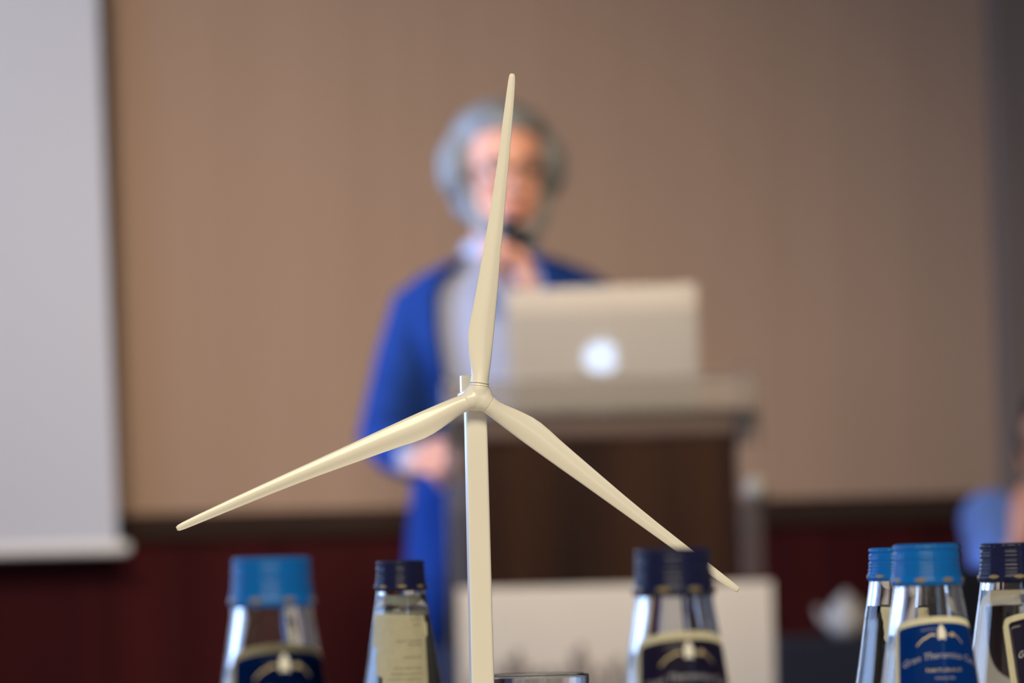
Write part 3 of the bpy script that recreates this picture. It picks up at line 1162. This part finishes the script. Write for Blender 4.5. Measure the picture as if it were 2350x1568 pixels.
def front_label(parent, dark):
    key = 'F%d' % dark
    if key not in PROTO:
        d = {}
        d['frame'] = label_sheet(.0195, .1676, .112, .00010)
        d['field'] = label_sheet(.0172, .1652, .114, .00026, corner=.0008)
        bm = bmesh.new()
        add_print(bm, *T_NAME, .1520, .00046, arc=15.5)
        d['name'] = bm
        bm = bmesh.new()
        add_print(bm, *T_SUB, .1468, .00046)
        d['sub'] = bm
        bm = bmesh.new()
        add_print(bm, *T_SUB2, .1440, .00046)
        d['sub2'] = bm
        bm = bmesh.new()                 # ridge line and castle above the name
        add_print(bm, *poly_strip([(-.0098, .1565), (-.0086, .1578), (-.0070, .1592), (-.0060, .1596), (-.0048, .1604), (-.0036, .1608), (-.0024, .1604)], .0006), 0, .00046)
        add_print(bm, *poly_strip([(.0012, .1612), (.0028, .1604), (.0044, .1606), (.0058, .1600), (.0072, .1586), (.0084, .1572)], .0005), 0, .00046)
        add_print(bm, *disc(.0040, .1606, .0010, .0009), 0, .00047)
        d['ridge'] = bm
        bm = bmesh.new()
        add_print(bm, *poly_strip([(-.0016, .1608), (-.0004, .1612), (.0004, .1612), (.0012, .1606)], .0040), 0, .00048)
        add_print(bm, *disc(-.0002, .1630, .0009, .0014), 0, .00048)
        d['castle'] = bm
        PROTO[key] = {}
        for k, bm in d.items():
            me = bpy.data.meshes.new(k)
            bmesh.ops.recalc_face_normals(bm, faces=bm.faces)
            bm.to_mesh(me)
            bm.free()
            me.materials.append({'frame': M['label_cream'], 'field': M['label_navy' if dark else 'label_blue'], 'name': M['ink_silver'], 'sub': M['ink_gold'],
                                 'sub2': M['ink_silver'], 'ridge': M['ink_gold'], 'castle': M['ink_white']}[k])
            if k in ('frame', 'field'):
                me.polygons.foreach_set('use_smooth', [True] * len(me.polygons))
            PROTO[key][k] = me
    names = {'frame': 'label', 'field': 'label_field', 'name': 'lettering', 'sub': 'lettering', 'sub2': 'lettering', 'ridge': 'mountain_emblem', 'castle': 'castle_emblem'}
    fr = bpy.data.objects.new('label', PROTO[key]['frame'])
    COL.objects.link(fr)
    fr.parent = parent
    for k in ('field', 'name', 'sub', 'sub2', 'ridge', 'castle'):
        o = bpy.data.objects.new(names[k], PROTO[key][k])
        COL.objects.link(o)
        o.parent = fr
    return fr


def back_label(parent, rot, half=.0150, top=.1672):
    rs = random.Random(11)
    bm = bmesh.new()
    nx, nz = 24, 30
    zt_, zb_ = top, .112
    rows = []
    left = [-half * (.82 + .10 * rs.random()) - (.004 if j > 20 else 0) + (.0035 if 9 < j < 13 else 0) for j in range(nz + 1)]
    for j in range(nz + 1):
        z = zb_ + (zt_ - zb_) * j / nz
        row = []
        for i in range(nx + 1):
            f = i / nx
            a = left[j] * (1 - f) + half * (1 + .10 * (zt_ - z) / .05) * f
            lift = .00015
            if f > .93 and 24 <= j <= 27:
                lift = .0016 * (f - .93) / .07
            row.append(cone_pt(a, z - (.0010 * f if j == nz else 0), lift))
        rows.append(row)
    loft(bm, rows, closed=False, cap=False)
    bmesh.ops.solidify(bm, geom=list(bm.faces), thickness=.00012)
    o = link('back_label', bm, M['label_cream'], parent, True)
    o.rotation_euler.z = rot
    bm = bmesh.new()
    lines = [('aqua', .166, .0035), ('min. 330 ml', .1635, .006), ('naturale', .161, .004), ('sorgente e imbottigliata', .1525, .0135), ('fonte', .1505, .007), ('residuo fisso 180', .1440, .0095),
             ('calcio 32 magnesio 8 sodio', .1385, .0150), ('imbottigliata alla fonte 0,33 l', .1355, .0165), ('conservare in luogo fresco', .1328, .0178), ('da consumarsi entro', .1300, .0150), ('vuoto a rendere', .127, .017)]
    for tx, z, w in lines:
        vs, fs = text_mesh(tx, .0016, w)
        add_print(bm, vs, fs, z, .00040, dx=half - .003 - w / 2)
    t = link('lettering', bm, M['ink_grey'], o)
    return o


def instance(name, me, parent):
    o = bpy.data.objects.new(name, me)
    COL.objects.link(o)
    o.parent = parent
    return o


bg = bottle_glass()
g_me = bpy.data.meshes.new('glass')
bmesh.ops.recalc_face_normals(bg, faces=bg.faces)
bg.to_mesh(g_me)
bg.free()
g_me.materials.append(M['glass'])
g_me.polygons.foreach_set('use_smooth', [True] * len(g_me.polygons))
cm = cap_mesh()
c_me = {}
for nm in ('cap_blue', 'cap_dark'):
    me = bpy.data.meshes.new(nm)
    b_ = cm.copy()
    bmesh.ops.recalc_face_normals(b_, faces=b_.faces)
    b_.to_mesh(me)
    b_.free()
    me.materials.append(M[nm])
    me.polygons.foreach_set('use_smooth', [True] * len(me.polygons))
    c_me[nm] = me
cm.free()
s_b = slots_mesh()
s_me = bpy.data.meshes.new('slots')
s_b.to_mesh(s_me)
s_b.free()
s_me.materials.append(M['gold'])

GRP = 'water bottles on the front table'
#        px of axis, px y of cap top, depth, cap, label turn, what kind of label, level
BT = [
    (625, 1278, 1.234, 'cap_blue', 17, 'front', .160, 'bright blue capped glass bottle, blurred, left of the model turbine'),
    (921, 1285, 2.022, 'cap_dark', -4, 'back', .1765, 'dark capped glass bottle showing its torn cream back label, just left of the turbine tower'),
    (1548, 1250, 1.278, 'cap_dark', 14, 'front', .160, 'dark capped glass bottle that hides the tip of the lower right turbine blade'),
    (2058, 1256, 1.855, 'cap_blue', 202, 'front', .1668, 'light blue capped bottle half hidden behind the other blue capped one at right'),
    (2130, 1242, 1.469, 'cap_blue', 12, 'front', .160, 'bright blue capped bottle with blue castle label, in front of its twin at right'),
    (2324, 1245, 1.571, 'cap_dark', 50, 'front', .1755, 'dark capped glass bottle cut off by the right edge of the photo'),
]
for i, (px, py, Y, cp, turn, kind, lev, lab) in enumerate(BT):
    p = W(px, 1400, Y)
    t = thing('glass_bottle', (p.x, Y, TZ), lab, 'bottle', GRP)
    g = instance('glass', g_me, t)
    w_ = link('water', bottle_water(lev), M['water'], t, True)
    c = instance('cap', c_me[cp], t)
    c.rotation_euler.z = R(11 + 23 * i)
    s = instance('tamper_slots', s_me, c)
    if kind == 'front':
        f = front_label(t, cp == 'cap_dark')
        f.rotation_euler.z = R(turn)
        if i == 3:
            back_label(t, R(turn - 180), .0125, .1668)
    else:
        back_label(t, R(turn))
        f = front_label(t, True)
        f.rotation_euler.z = R(turn + 180)

# ------------------------------------------------------------------ tumbler
YU = 1.85
u0, u1 = W(1106, 1550, YU), W(1352, 1545, YU)
ur = (u1.x - u0.x) / 2
uz = (u0.z + u1.z) / 2 - TZ
tum = thing('drinking_glass', ((u0.x + u1.x) / 2, YU, TZ), 'clear drinking glass behind the turbine tower, only its rim in view', 'drinking glass')
bm = bmesh.new()
zt_u = uz - .0010
outer = [(ur * (.86 + .14 * (z - .003) / (zt_u - .003)), z) for z in [.003, .0035] + [.003 + (zt_u - .003) * k / 16 for k in range(1, 16)] + [zt_u - .0005, zt_u]]
inner = [(r - .0014, z) for r, z in outer if z > .012][::-1]
rb = inner[-1][0]
lathe(bm, [(0, 0), (ur * .80, 0), (ur * .81, .0002), (ur * .845, .0010), (ur * .857, .0022)] + outer + [(ur - .0002, uz - .0004), (ur - .0007, uz), (ur - .0012, uz - .0004)]
      + inner + [(rb - .0003, .0113), (rb - .0012, .0104), (rb - .003, .0100), (rb - .0035, .0100), (0, .0100)], 96)
link('glass', bm, M['glass'], tum, True)
